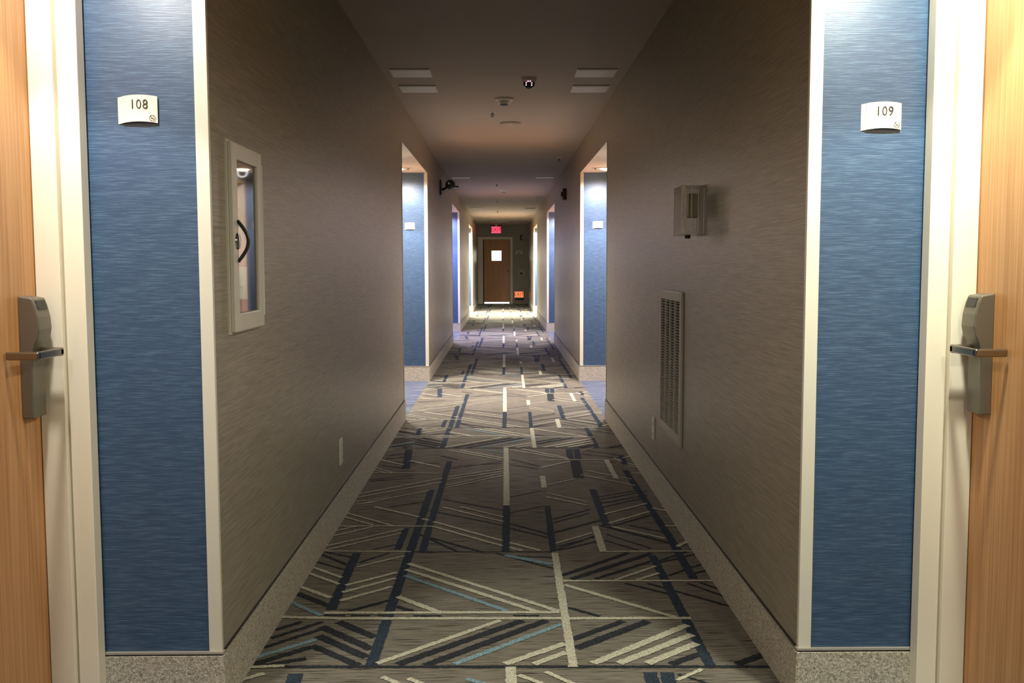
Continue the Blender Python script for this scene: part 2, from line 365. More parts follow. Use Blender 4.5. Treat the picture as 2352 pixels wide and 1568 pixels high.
# corner guards: L-shaped angles
gi = 0
for side, X in ((-1, XL), (1, XR)):
    for k, a, b_ in bays():
        for Y, d in ((b_, 1), (a, -1)):
            if Y < YB+.1: continue
            s_ = side
            mb = MB()
            mb.box(*sorted((X-s_*.0035, X+s_*.031)), *sorted((Y-d*.0035, Y)), .158, ZA-.004)
            mb.box(*sorted((X-s_*.0035, X)), *sorted((Y, Y+d*.012)), .158, ZA-.004)
            gi += 1
            struct(mb.build('trim_%d' % gi, 'guard', bevel=.001), 'cream corner guard on the alcove corner')

# carpet baseboards wrapped round every wall mass
bi = 0
def baseboard(side, path, seam=None):
    """path: list of (x,y) wall-face points; carpet sits .011 outside the wall"""
    T = .011; path0 = path
    def offs(path, t):
        out = []
        for i, p in enumerate(path):
            P = Vector(p[:2]); ns = []
            if i > 0:
                d = (P-Vector(path[i-1])).normalized(); ns.append(Vector((d.y, -d.x)))
            if i < len(path)-1:
                d = (Vector(path[i+1])-P).normalized(); ns.append(Vector((d.y, -d.x)))
            n = sum(ns, Vector((0, 0)))
            if len(ns) == 2: n = n/(1+ns[0].dot(ns[1]))
            out.append(P+n*t)
        return out
    def rounded(pp, r=.007):
        out = []
        for i, p in enumerate(pp):
            if 0 < i < len(pp)-1:
                d0 = (pp[i-1]-p).normalized(); d1 = (pp[i+1]-p).normalized()
                A, B = p+d0*r, p+d1*r
                for t in (0, .25, .5, .75, 1): out.append(A*(1-t)**2+p*2*t*(1-t)+B*t*t)
            else: out.append(p)
        return out
    def wall_strip(t_in, t_out, z0, z1, path=None):
        path = path or path0; mb = MB(); I = offs(path, t_in); O = rounded(offs(path, t_out))
        # outer skin
        vs = [(p.x, p.y, z0) for p in O]+[(p.x, p.y, z1) for p in O]; n = len(O)
        mb.add(vs, [(i, i+1, i+1+n, i+n) for i in range(n-1)])
        # top: fan quads from outer to inner
        seq = []
        for i in range(len(path)):
            seq += [i]*(5 if 0 < i < len(path)-1 else 1)
        vs = [(p.x, p.y, z1) for p in O]+[(I[j].x, I[j].y, z1) for j in seq]
        mb.add(vs, [(i, i+1, i+1+n, i+n) for i in range(n-1)])
        vs = [(p.x, p.y, z0) for p in O]+[(I[j].x, I[j].y, z0) for j in seq]
        mb.add(vs, [(i, i+1, i+1+n, i+n) for i in range(n-1)])
        # ends
        for e_, j in ((0, 0), (n-1, len(path)-1)):
            mb.add([(O[e_].x, O[e_].y, z0), (I[j].x, I[j].y, z0), (I[j].x, I[j].y, z1), (O[e_].x, O[e_].y, z1)], [(0, 1, 2, 3)])
        return mb
    nm = 'baseboard_left' if side < 0 else 'baseboard_right'
    bb = struct(wall_strip(0, T, 0, .1475).build(nm, 'base', fix=False), 'carpet-wrapped baseboard')
    wall_strip(0, .003, .1475, .1555).build('painted_shadow_joint', 'capdark', bb, fix=False)  # dark strip: the shade of the gap under the cap is coloured in
    full = path
    legs = []
    for i in range(len(full)-1):
        A_, B_ = Vector(full[i]), Vector(full[i+1])
        if abs(A_.y-B_.y) < .01:           # leg across an alcove end wall
            if i > 0: legs.append([tuple(A_+(Vector(full[i-1])-A_).normalized()*.012), full[i], full[i+1]])
            else: legs.append([full[i], full[i+1], tuple(B_+(Vector(full[i+2])-B_).normalized()*.012)])
    for path in legs:
        cp_ = wall_strip(0, .0085, .1525, .1585, path).build('cap_strip', 'cap', bb, fix=False); cp_['label'] = 'thin pale cap strip'
for side, X, bx in ((-1, XL, BL), (1, XR, BR)):
    for (a, b_) in masses:
        p = []
        if a > YB: p += [(bx+side*.0, a), (X, a)]
        else: p += [(X, a)]
        if b_ < YE-.01: p += [(X, b_), (bx, b_)]
        else: p += [(X, b_)]
        # offset direction must point into the corridor
        if side > 0: p = p[::-1]
        if side > 0 and abs(a-Y1) < .01:
            ys = 5.57
            baseboard(side, [(bx, b_), (X, b_), (X, ys+.0015)]); baseboard(side, [(X, ys-.0015), (X, a), (bx, a)])
        else: baseboard(side, p)
    for k, a, b_ in bays():
        aa = max(a, YB); D0 = b_-.988-.058
        p = [(bx, aa+.012), (bx, D0)]
        if side > 0: p = p[::-1]
        baseboard(side, p)

# ------------------------------------------------------------------ guest room doors
def guest_door(n, side, bx, ye, lock, lab):
    """door in the alcove side wall; strike jamb next to the end wall at ye"""
    s_ = side
    root = bpy.data.objects.new('door_%d' % n, None); COL.objects.link(root); root.location = (bx, ye-.5, 0)
    struct(root, lab)
    jy = ye-.055; hy = ye-.988; H = 2.04; f = .010; GP = .010
    X = lambda t: bx-s_*t                       # +t towards the corridor
    def bxx(mb, t0, t1, y0, y1, z0, z1, mi=0): return mb.box(*sorted((X(t0), X(t1))), y0, y1, z0, z1, mi)
    fr = MB()
    for (y0, y1) in ((jy, ye), (hy-.055, hy)):
        for ta, tb, dd_ in ((-.16, -.047, 0), (-.042, f, 0)): bxx(fr, ta, tb, y0+GP*(y0 < jy-.1), y1-GP*(y1 > jy), 0, H+.055)
        bxx(fr, -.047, -.042, y0+(0 if y0 > jy-.1 else .01)+(.010 if y0 > jy-.1 else 0), y1-(.010 if y1 < jy else .012), 0, H+.055)
    bxx(fr, -.16, f, hy, jy, H, H+.055)
    fr.build('door_frame', 'frame', root, bevel=.002)
    st = MB()
    bxx(st, -.110, -.047, jy-.014, jy, 0, H); bxx(st, -.110, -.047, hy, hy+.014, 0, H); bxx(st, -.110, -.047, hy+.014, jy-.014, H-.014, H)
    st.build('door_stop', 'frame', root, bevel=.0012)
    lf = MB(); bxx(lf, -.156, -.112, hy+.003, jy-.0035, .012, H-.003)
    lf.build('door_leaf', 'wood', root, bevel=.001)
    if not lock: return root
    t0 = -.112; y0, y1 = ye-.163, ye-.092
    prof = [(0, .822), (.028, .822), (.030, .96), (.033, .992), (.037, 1.005), (.046, 1.022), (.0505, 1.045), (.048, 1.075), (.041, 1.105), (.034, 1.122), (0, 1.128)]
    pl = [(X(t0+p), z) for p, z in prof]
    lk = MB(); lk.prism(pl, 1, y0, y1); lc = lk.build('lock_case', 'lockdark', root, bevel=.003)
    lc['label'] = 'satin nickel card lock case'
    cs = MB()
    cs.prism([(X(t0+.0385), 1.1165), (X(t0+.0455), 1.094), (X(t0+.0415), 1.092), (X(t0+.034), 1.1145)], 1, y0+.012, y1-.01)
    cs.build('card_slot', 'black', lc)
    lv = MB(); z = .986
    # spindle, grip and the return towards the leaf
    lv.box(*sorted((X(t0+.030), X(t0+.086))), ye-.128, ye-.108, z-.011, z+.011)
    lv.box(*sorted((X(t0+.072), X(t0+.086))), ye-.245, ye-.108, z-.010, z+.010)
    lv.box(*sorted((X(t0+.006), X(t0+.086))), ye-.247, ye-.233, z-.010, z+.010)
    l_ = lv.build('lever_handle', 'nickel', lc, bevel=.004, smooth=False)
    l_['label'] = 'brushed metal lever returning to the door'
    return root
n = 0
for k in range(0, 4):
    for side, bx in ((-1, BL), (1, BR)):
        n += 1
        lab = ('maple door with card lock beside the 108 sign' if side < 0 else 'maple door with card lock beside the 109 sign') if k == 0 else 'maple guest room door inside a farther alcove'
        guest_door(n, side, bx, Y1+k*PER, True, lab)

# ------------------------------------------------------------------ room number signs
def room_sign(xc, ye, zc, txt, lab):
    r = thing('room_sign', (xc, ye, zc), lab, 'sign', 'room number signs')
    W, H = .104, .068
    y = lambda x, k_=.0: ye-.004-.007*(1-((x-xc-.006)/(W/2))**2)
    arch = lambda x: .005*(1-((x-xc-.006)/(W/2))**2)
    # curved face plate (right part) and flat side strip (left)
    def plate(xa, xb, off, nm):
        mb = MB(); n_ = 16; vs = []
        for i in range(n_+1):
            x = xa+(xb-xa)*i/n_; yy = y(x)-off; ar = arch(x)
            vs += [(x, yy, zc-H/2+ar), (x, yy, zc+H/2+ar), (x, yy+.0022, zc+H/2+ar), (x, yy+.0022, zc-H/2+ar)]
        fs = []
        for i in range(n_):
            for q in range(4):
                fs.append((4*i+q, 4*i+(q+1) % 4, 4*i+4+(q+1) % 4, 4*i+4+q))
        fs += [(0, 1, 2, 3), (4*n_+3, 4*n_+2, 4*n_+1, 4*n_)]
        mb.add(vs, fs); return mb.build(nm, 'sign', r)
    plate(xc-W/2+.013, xc+W/2, .0012, 'face_plate')
    plate(xc-W/2, xc-W/2+.014, -.0008, 'side_strip')
    MB().box(xc-W/2+.02, xc+W/2-.012, ye-.006, ye, zc-H/2+.012, zc+H/2-.01).build('mount', 'sign', r)
    xm = xc+.006
    if txt:
        t = text_part(txt, .034, (xm+.0, y(xm)-.0018, zc+.0135), 0, 'ink', r, 'number', spacing=1.12, sx=.86)
        # no-smoking mark: ring, bar and cigarette
        cx_, cz_ = xc+W/2-.0125, zc-H/2+.0135; yy = y(cx_)-.0030
        mb = MB(); vs = []; n_ = 28
        for i in range(n_):
            a = 2*math.pi*i/n_
            for rr in (.0066, .0080): vs.append((cx_+rr*math.cos(a), yy, cz_+rr*math.sin(a)))
        mb.add(vs, [(2*i, 2*i+1, (2*i+3) % (2*n_), (2*i+2) % (2*n_)) for i in range(n_)])
        def bar(x0, z0, x1, z1, t_):
            d = Vector((x1-x0, z1-z0)).normalized()*t_/2; nx, nz = -d.y, d.x
            mb.add([(x0+nx, yy, z0+nz), (x0-nx, yy, z0-nz), (x1-nx, yy, z1-nz), (x1+nx, yy, z1+nz)], [(0, 1, 2, 3)])
        bar(cx_-.0048, cz_+.0048, cx_+.0048, cz_-.0048, .0012)
        bar(cx_-.0045, cz_-.0006, cx_+.0030, cz_-.0006, .0015)
        bar(cx_+.0022, cz_+.0008, cx_+.0045, cz_+.0028, .0009)
        mb.build('no_smoking_symbol', 'ink', r, fix=False)
    else:
        MB().box(xm-.012, xm+.012, y(xm)-.0024, y(xm), zc+.006, zc+.020).build('number', 'inkfaint', r)
    return r
room_sign(-.945, Y1, 1.604, '108', 'cream curved room sign reading 108 on the near left blue panel')
room_sign(.993, Y1, 1.585, '109', 'cream curved room sign reading 109 on the near right blue panel')
room_sign(-.948, Y1+PER, 1.60, '', 'small cream room sign in the second alcove on the left')
room_sign(.985, Y1+PER, 1.61, '', 'small cream room sign in the second alcove on the right')
room_sign(-1.005, Y1+2*PER, 1.60, '', 'tiny cream room sign in the third alcove on the left, cut by the wall')
room_sign(1.005, Y1+2*PER, 1.60, '', 'tiny cream room sign in the third alcove on the right, cut by the wall')

# ------------------------------------------------------------------ fire extinguisher cabinet
c = CAB
cab = thing('extinguisher_cabinet', (XL, c['y0'], 1.008), 'white recessed extinguisher cabinet with glass door and bow handle on the left wall', 'cabinet')
mb = MB(); X0 = XL; T = .016
ya, yb, za, zb = 2.742, 3.085, 1.008, 1.552
ga, gb, gza, gzb = 2.797, 3.030, 1.066, 1.500
mb.box(X0, X0+.006, ya, yb, za, za+.03); mb.box(X0, X0+.006, ya, yb, zb-.03, zb)
mb.box(X0, X0+.006, ya, ya+.03, za+.03, zb-.03); mb.box(X0, X0+.006, yb-.03, yb, za+.03, zb-.03)
mb.build('wall_flange', 'white', cab)
dr = MB()
dr.box(X0+.006, X0+T+.004, ya+.006, ga, za+.006, zb-.006); dr.box(X0+.006, X0+T+.004, gb, yb-.006, za+.006, zb-.006)
dr.box(X0+.006, X0+T+.004, ga, gb, za+.006, gza); dr.box(X0+.006, X0+T+.004, ga, gb, gzb, zb-.006)
door = dr.build('door', 'white', cab, bevel=.003)
MB().box(X0+.010, X0+.012, ga, gb, gza, gzb).build('glass_pane', 'glass', door)
hp = [(X0+T+.004+.030*math.sin(math.pi*t), ga-.010, 1.213+.115*t) for t in [i/14 for i in range(15)]]
MB().tube(hp, .0045, 10, flat_=1.5).build('bow_handle', 'dkmetal', door, smooth=True)
MB().lathe((X0+T+.004, ga-.012, 1.27), [(.024, 0), (.022, .004), (.010, .006)], axis=0, seg=24).build('handle_rose', 'chrome', door, smooth=True)
MB().tube([(X0+T+.004, yb-.010, 1.05), (X0+T+.004, yb-.010, 1.51)], .0035, 8).build('hinge', 'white', door)
ib = MB(); xi = X0-c['d']; e_ = .002
ib.box(xi, xi+e_, c['y0'], c['y1'], c['z0'], c['z1']); ib.box(xi, X0, c['y0'], c['y0']+e_, c['z0'], c['z1']); ib.box(xi, X0, c['y1']-e_, c['y1'], c['z0'], c['z1'])
ib.box(xi, X0, c['y0'], c['y1'], c['z0'], c['z0']+e_); ib.box(xi, X0, c['y0'], c['y1'], c['z1']-e_, c['z1'])
ib.build('liner', 'inner', cab)
ex = thing('fire_extinguisher', (X0-.0425, 2.925, 1.033), 'red fire extinguisher behind the glass of the white wall cabinet', 'extinguisher')
ec = (X0-.0425, 2.925, 1.033)
MB().lathe(ec, [(.045, 0), (.049, .006), (.049, .21), (.044, .24), (.026, .262), (.018, .268), (.016, .28)], seg=28).build('cylinder', 'red', ex, smooth=True)
lb = MB(); vs = []; n_ = 14
for i in range(n_+1):
    a = -1.9+2.0*i/n_
    vs += [(ec[0]+.0497*math.cos(a), ec[1]+.0497*math.sin(a), ec[2]+.07), (ec[0]+.0497*math.cos(a), ec[1]+.0497*math.sin(a), ec[2]+.165)]
lb.add(vs, [(2*i, 2*i+2, 2*i+3, 2*i+1) for i in range(n_)]); lb.build('paper_label', 'labelw', ex, fix=False)
MB().lathe((ec[0], ec[1], ec[2]+.28), [(.018, 0), (.018, .03), (.012, .045)], seg=16).build('valve', 'chrome', ex, smooth=True)
MB().box(ec[0]-.009, ec[0]+.009, ec[1]-.03, ec[1]+.085, ec[2]+.335, ec[2]+.343).box(ec[0]-.009, ec[0]+.009, ec[1]-.02, ec[1]+.075, ec[2]+.31, ec[2]+.317).build('squeeze_handle', 'black', ex, bevel=.002)
MB().lathe((ec[0]+.018, ec[1], ec[2]+.295), [(.013, 0), (.013, .008)], axis=0, seg=18).build('pressure_gauge', 'labelw', ex)
MB().tube([(ec[0], ec[1]-.02, ec[2]+.30), (ec[0]+.01, ec[1]-.06, ec[2]+.27), (ec[0]+.015, ec[1]-.068, ec[2]+.18), (ec[0]+.015, ec[1]-.066, ec[2]+.07)], .008, 8).build('hose', 'hose', ex, smooth=True)

# ------------------------------------------------------------------ wall outlets
def outlet(X, side, y, z, lab):
    r = thing('wall_outlet', (X, y, z), lab, 'outlet')
    W, H = .078, .122; s_ = -side
    MB().box(*sorted((X, X+s_*.006)), y-W/2, y+W/2, z-H/2, z+H/2).build('cover_plate', 'plate', r, bevel=.002)
    for dz in (.028, -.028):
        f_ = MB().box(*sorted((X+s_*.006, X+s_*.009)), y-.017, y+.017, z+dz-.014, z+dz+.014).build('socket', 'sign', r, bevel=.003)
        for dy in (-.006, .006): MB().box(*sorted((X+s_*.009, X+s_*.0094)), y+dy-.001, y+dy+.001, z+dz-.004, z+dz+.006).build('slot', 'black', f_)
    MB().lathe((X+s_*.006, y, z), [(.003, 0), (.002, s_*.0015)], axis=0, seg=10).build('screw', 'chrome', r)
outlet(XL, -1, 4.57, .328, 'pale outlet plate low on the left wall')
outlet(XR, 1, 5.165, .33, 'pale outlet plate low on the right wall beside the tall vent grille')

# ------------------------------------------------------------------ return air grille
gy0, gy1, gz0, gz1 = 4.345, 4.945, .380, 1.078
gr = thing('vent_grille', (XR, gy0, gz0), 'tall louvred return air grille low on the right wall', 'vent')
mb = MB(); fw = .045; gx = XR-.012
mb.box(gx, XR, gy0, gy0+fw, gz0, gz1); mb.box(gx, XR, gy1-fw, gy1, gz0, gz1)
mb.box(gx, XR, gy0+fw, gy1-fw, gz0, gz0+fw); mb.box(gx, XR, gy0+fw, gy1-fw, gz1-fw, gz1)
mb.build('grille_frame', 'grille', gr, bevel=.003)
MB().box(XR-.0012, XR-.0004, gy0+fw, gy1-fw, gz0+fw, gz1-fw).build('dark_backing', 'void', gr)
NS = 46; lm = None
iy0, iy1, iz0, iz1 = gy0+fw, gy1-fw, gz0+fw, gz1-fw
for i in range(NS):
    z = iz0+(i+.5)*(iz1-iz0)/NS
    if lm is None:
        lm = MB().prism([(XR-.0105, z-.0012), (XR-.0015, z+.0004), (XR-.0015, z+.0022), (XR-.0105, z+.0010)][::-1], 1, iy0, iy1)
        # prism along Y wants (x,z) pairs
        o = lm.build('louvre', 'grille', gr); z00 = z
    else:
        o2 = o.copy(); COL.objects.link(o2); o2.parent = gr; o2.location = (0, 0, z-z00)
for i in range(1, 4):
    y = iy0+(iy1-iy0)*i/4
    MB().box(XR-.0115, XR-.0015, y-.006, y+.006, iz0, iz1).build('mullion', 'grille', gr)

# ------------------------------------------------------------------ clear ribbed wall dispenser
dz0, dz1, dy0, dy1, dp = 1.318, 1.512, 3.860, 4.030, .104
dsp = thing('wall_dispenser', (XR, dy0, dz0), 'clear plastic ribbed box with a dark button underneath on the right wall', 'dispenser')
MB().box(XR-.006, XR, dy0-.004, dy1+.02, dz0-.002, dz1+.004).build('back_plate', 'clearplastic', dsp)
mb = MB()
mb.box(XR-dp, XR-.006, dy0, dy0+.003, dz0, dz1); mb.box(XR-dp, XR-.006, dy1-.003, dy1, dz0, dz1)
mb.box(XR-dp, XR-dp+.003, dy0, dy1, dz0, dz1); mb.box(XR-dp, XR-.006, dy0, dy1, dz1-.003, dz1); mb.box(XR-dp, XR-.006, dy0, dy1, dz0, dz0+.003)
mb.build('clear_shell', 'clearplastic', dsp, bevel=.002)
for t in (.018, .040, .066, .088):
    MB().tube([(XR-dp+t, dy0-.0015, dz0+.006), (XR-dp+t, dy0-.0015, dz1-.010)], .0014, 8).build('rib', 'plate', dsp, smooth=True)
# lamp glint on the edge, painted as a pale concave strip
n_ = 16; vs = []
for i in range(n_+1):
    t = i/n_; z = dz0+.004+(dz1-dz0-.008)*t; wv = .0060+.010*abs(2*t-1)**2.2
    vs += [(XR-dp-.002, dy0-.003, z), (XR-dp-.002+wv, dy0-.004, z)]
MB().add(vs, [(2*i, 2*i+1, 2*i+3, 2*i+2) for i in range(n_)]).build('painted_edge_glint', 'sign', dsp, fix=False)
MB().box(XR-dp-.001, XR-dp+.001, dy1-.002, dy1+.001, dz0, dz1-.01).build('edge_bead', 'sign', dsp)
MB().box(XR-.070, XR-.028, dy0+.03, dy0+.09, dz0+.070, dz1-.030).build('inner_cartridge', 'grille', dsp, bevel=.006)
MB().lathe((XR-.075, dy0+.02, dz0-.014), [(.010, 0), (.0115, .003), (.0115, .014)], seg=16).build('button', 'black', dsp, smooth=True)

# ------------------------------------------------------------------ ceiling fittings
def ceil_panel(x, y, lab, dark=False):
    r = thing('ceiling_panel_light', (x, y, ZC), lab, 'ceiling light', 'square flush ceiling lights, unlit')
    h = .128
    MB().box(x-h, x+h, y-h, y+h, ZC-.008, ZC).build('trim_frame', 'plate', r, bevel=.002)
    MB().box(x-h+.012, x+h-.012, y-h+.012, y+h-.012, ZC-.0095, ZC-.0078).build('diffuser', 'void' if dark else 'plate', r)
pos = [(-.583, 6.43, 'unlit square ceiling light, nearest on the left side'), (.607, 6.43, 'unlit square ceiling light, nearest on the right side'),
       (-.583, 7.00, 'unlit square ceiling light just beyond the nearest left one'), (.620, 7.00, 'unlit square ceiling light just beyond the nearest right one')]
for x, y, l in pos: ceil_panel(x, y, l)
for k, wd in ((1, 'second'), (2, 'third')):
    for x, sd in ((-.583, 'left'), (.612, 'right')):
        ceil_panel(x, 6.46+k*PER, 'thin unlit square ceiling light, %s one down the %s side' % (wd, sd), dark=(k == 2 and sd == 'right'))

dc = thing('dome_camera', (.182, 6.62, ZC), 'small dome camera with ring of glowing dots on the ceiling', 'camera')
x, y = .182, 6.62
MB().lathe((x, y, ZC), [(.052, 0), (.050, -.012), (.040, -.028)], seg=28).build('mount_ring', 'plate', dc, smooth=True)
MB().lathe((x, y, ZC-.026), [(.038, 0), (.040, -.012), (.034, -.030), (.020, -.042), (.002, -.047)], seg=28).build('dome', 'black', dc, smooth=True)
for a in (-55, -22, 22, 50, 118, 150, 180+25):
    pass
for i, (dx, dz) in enumerate(((-.020, -.044), (-.019, -.031), (-.007, -.022), (.007, -.022), (.018, -.033), (.017, -.046))):
    yy = y-math.sqrt(max(.0405**2-dx*dx, 1e-6))-.001
    MB().lathe((x+dx, yy+ (.004 if dz < -.04 else 0), ZC+dz-.006), [(.0001, -.004), (.0034, -.002), (.0042, .001), (.0042, .004)], axis=1, seg=10).build('infrared_light', 'led', dc)

def detector(x, y, lab, s_=1.0):
    r = thing('smoke_detector', (x, y, ZC), lab, 'smoke detector')
    MB().lathe((x, y, ZC), [(.070*s_, 0), (.068*s_, -.012*s_), (.056*s_, -.020*s_)], seg=28).build('base', 'plate', r, smooth=True)
    MB().lathe((x, y, ZC-.020*s_), [(.052*s_, 0), (.040*s_, -.022*s_), (.034*s_, -.026*s_)], seg=28).build('sensor_head', 'white', r, smooth=True)
    MB().lathe((x, y, ZC-.046*s_), [(.035*s_, 0), (.030*s_, -.006*s_)], seg=24).build('vent_cap', 'black', r)
def sprinkler(x, y, lab):
    r = thing('sprinkler_head', (x, y, ZC), lab, 'sprinkler')
    MB().lathe((x, y, ZC), [(.028, 0), (.024, -.004)], seg=20).build('escutcheon', 'plate', r)
    MB().lathe((x, y, ZC-.004), [(.008, 0), (.008, -.018), (.004, -.03)], seg=12).build('stem', 'chrome', r)
    fr = MB()
    for d in (-1, 1): fr.tube([(x+d*.008, y, ZC-.012), (x+d*.013, y, ZC-.026), (x+d*.003, y, ZC-.040)], .002, 6)
    fr.build('yoke', 'dkmetal', r)
    MB().lathe((x, y, ZC-.040), [(.015, 0), (.015, -.002)], seg=16).build('deflector', 'dkmetal', r)
def disc(x, y, rad, lab):
    r = thing('ceiling_cover', (x, y, ZC), lab, 'ceiling cover')
    MB().lathe((x, y, ZC), [(rad, 0), (rad, -.010), (rad*.96, -.013)], seg=36).build('round_plate', 'ceiling', r, smooth=True)
    MB().lathe((x, y, ZC-.013), [(rad*.2, 0), (rad*.18, -.003)], seg=18).build('centre_cap', 'plate', r, smooth=True)
detector(.019, 7.42, 'round smoke detector with dark underside, nearest on the ceiling')
sprinkler(-.075, 8.06, 'small sprinkler head behind the nearest smoke detector')
disc(.075, 8.68, .090, 'low round cover plate beyond the nearest smoke detector')
sprinkler(.663, 11.47, 'small bright sprinkler near the right wall')
sprinkler(-.080, 15.1, 'tiny sprinkler head between the second group of ceiling lights')
detector(.029, 16.2, 'distant smoke detector beyond the second group of ceiling lights')
sprinkler(-.090, 18.9, 'tiny sprinkler head halfway between the second and third groups of ceiling lights')
sprinkler(-.100, 22.5, 'farthest sprinkler head before the last round cover')
disc(.021, 25.2, .13, 'round cover plate near the far exit sign')
vt = thing('ceiling_register', (-.04, 28.5, ZC), 'long dark air slot in the ceiling in front of the far door', 'vent')
MB().box(-.26, .18, 28.38, 28.58, ZC-.012, ZC).build('register_frame', 'plate', vt)
for i in range(5): MB().box(-.24, .16, 28.405+i*.035, 28.418+i*.035, ZC-.016, ZC-.011).build('slat', 'void', vt)

# alcove ceiling: downlights
def lampset(k, side, y, col, pw, lens, lab, visible=True):
    x = side*1.02
    r = thing('recessed_downlight', (x, y, ZA-.004), lab, 'ceiling light', 'alcove downlights')
    MB().lathe((x, y, ZA-.004), [(.085, 0), (.085, -.006), (.066, -.008), (.064, -.001)], seg=32, cap=False).build('trim_ring', 'frame', r, smooth=True)
    MB().lathe((x, y, ZA-.0055), [(.064, 0), (.052, -.014), (.024, -.022), (.001, -.023)], seg=28, cap=False).build('lens', lens, r, smooth=True)
    ld = bpy.data.lights.new('downlight', 'SPOT'); ld.color = col; ld.energy = pw*WIDE*(1.3 if k == 3 else 1); ld.spot_size = math.radians(SPOT); ld.spot_blend = BLEND
    ld.shadow_soft_size = .05
    lb_ = bpy.data.lights.new('downlight_beam', 'SPOT'); lb_.color = col; lb_.energy = pw*BEAM; lb_.spot_size = math.radians(88); lb_.spot_blend = .18; lb_.shadow_soft_size = .04
    bo = bpy.data.objects.new('downlight_beam', lb_); COL.objects.link(bo); bo.location = (0, 0, -.036); bo.parent = r
    lo = bpy.data.objects.new('downlight', ld); COL.objects.link(lo); lo.location = (0, 0, -.036); lo.parent = r
SPOT, BLEND = 172, .45
WIDE, BEAM = .72, .62
nth = {0: 'beside the camera', 1: 'in the second alcove', 2: 'in the third alcove', 3: 'in the farthest alcove', -1: 'behind the camera'}
for k in range(-1, 4):
    cl_, pl_, cr2, pr_ = BAYS[k]
    for side, col, pw in ((-1, cl_, pl_), (1, cr2, pr_)):
        sd = 'left' if side < 0 else 'right'
        ln = 'lensv' if (k == 2) else 'lens'
        lampset(k, side, Y1+k*PER-.47, col, pw*10, ln, 'glowing alcove downlight %s, %s side, over the blue panel' % (nth[k], sd))
        if k > -1:
            lampset(k, side, Y1+k*PER-1.76, col, pw*8, ln, 'glowing alcove downlight %s, %s side, nearer one' % (nth[k], sd))
for side in (-1, 1):
    for k in (1,):
        x, y = side*.915, Y1+k*PER-.50
        r = thing('alcove_sensor', (x, y, ZA-.004), 'small square sensor on the %s second alcove ceiling' % ('left' if side < 0 else 'right'), 'sensor')
        MB().box(x-.032, x+.032, y-.032, y+.032, ZA-.012, ZA-.004).build('housing', 'plate', r, bevel=.003)
        MB().lathe((x, y, ZA-.012), [(.018, 0), (.014, -.008)], seg=16).build('sensor_eye', 'lockdark', r)

# ------------------------------------------------------------------ fittings further down the hall
wc = thing('wall_camera', (XL, 12.3, 2.12), 'dark camera on a bracket arm high on the left wall', 'camera')
MB().box(XL, XL+.022, 12.16, 12.46, 2.065, 2.25).build('mount_plate', 'dkmetal', wc, bevel=.008)
MB().tube([(XL+.02, 12.3, 2.14), (XL+.055, 12.28, 2.145), (XL+.085, 12.24, 2.17)], .016, 10).build('arm', 'dkmetal', wc, smooth=True)
MB().lathe((XL+.13, 12.16, 2.19), [(.010, -.07), (.045, -.055), (.060, -.01), (.062, .04), (.050, .085), (.015, .11)], axis=1, seg=20).build('housing', 'dkmetal', wc, smooth=True)
MB().box(XL+.10, XL+.235, 12.13, 12.24, 2.155, 2.172).build('visor', 'black', wc, bevel=.004)
MB().lathe((XL+.118, 12.088, 2.20), [(.001, -.008), (.013, -.004), (.014, .003)], axis=1, seg=14).build('lens', 'labelw', wc, smooth=True)

hs = thing('horn_strobe', (XR, 12.45, 2.02), 'small dark box fixed high on the right wall', 'alarm')
MB().box(XR-.045, XR, 12.39, 12.53, 2.018, 2.160).build('housing', 'darkred', hs, bevel=.006)
MB().box(XR-.062, XR-.045, 12.42, 12.50, 2.06, 2.12).build('strobe_lens', 'black', hs, bevel=.004)

# ------------------------------------------------------------------ end wall, exit door, stairwell
DX0, DX1, DZT = -.594, .250, 1.990
ew = MB(); ew.box(XL-.5, DX0-.0, YE, YE+.14, 0, ZC); ew.box(DX1, XR+.5, YE, YE+.14, 0, ZC); ew.box(DX0, DX1, YE, YE+.14, DZT, ZC)
struct(ew.build('wall_end', 'taupe'), 'taupe wall closing the corridor')
dd = bpy.data.objects.new('door_exit', None); COL.objects.link(dd); dd.location = (-.17, YE, 0)
dd.name = 'door_9'; struct(dd, 'wood stair door with a small bright window at the corridor end')
fr = MB(); yf = YE-.012
fr.box(DX0-.155, DX0, yf, YE+.14, 0, DZT+.075); fr.box(DX1, DX1+.075, yf, YE+.14, 0, DZT+.075); fr.box(DX0, DX1, yf, YE+.14, DZT, DZT+.075)
fr.build('door_frame', 'frame', dd, bevel=.003)
ly0, ly1 = YE+.03, YE+.075; wx0, wx1, wz0, wz1 = -.327, -.022, 1.335, 1.640; g0 = .055
lf = MB(); a0, a1 = DX0+.035, DX1-.004
lf.box(a0, wx0, ly0, ly1, g0, DZT-.004); lf.box(wx1, a1, ly0, ly1, g0, DZT-.004)
lf.box(wx0, wx1, ly0, ly1, g0, wz0); lf.box(wx0, wx1, ly0, ly1, wz1, DZT-.004)
lf_o = lf.build('door_leaf', 'wood', dd)
MB().box(DX0, DX0+.040, YE+.06, YE+.09, 0, DZT).box(DX1-.03, DX1, YE+.077, YE+.10, 0, DZT).box(DX0, DX1, YE+.077, YE+.10, DZT-.03, DZT).build('door_stop', 'black', dd)
vf = MB()
for b4 in ((wx0-.012, wx0+.004, wz0-.012, wz1+.012), (wx1-.004, wx1+.012, wz0-.012, wz1+.012)): vf.box(b4[0], b4[1], ly0-.006, ly0, b4[2], b4[3])
vf.box(wx0+.004, wx1-.004, ly0-.006, ly0, wz1-.004, wz1+.012); vf.box(wx0+.004, wx1-.004, ly0-.006, ly0, wz0-.012, wz0+.004)
vf.build('window_bead', 'frame', lf_o)
MB().box(wx0, wx1, ly0+.018, ly0+.024, wz0, wz1).build('vision_pane', 'stairglass', lf_o)
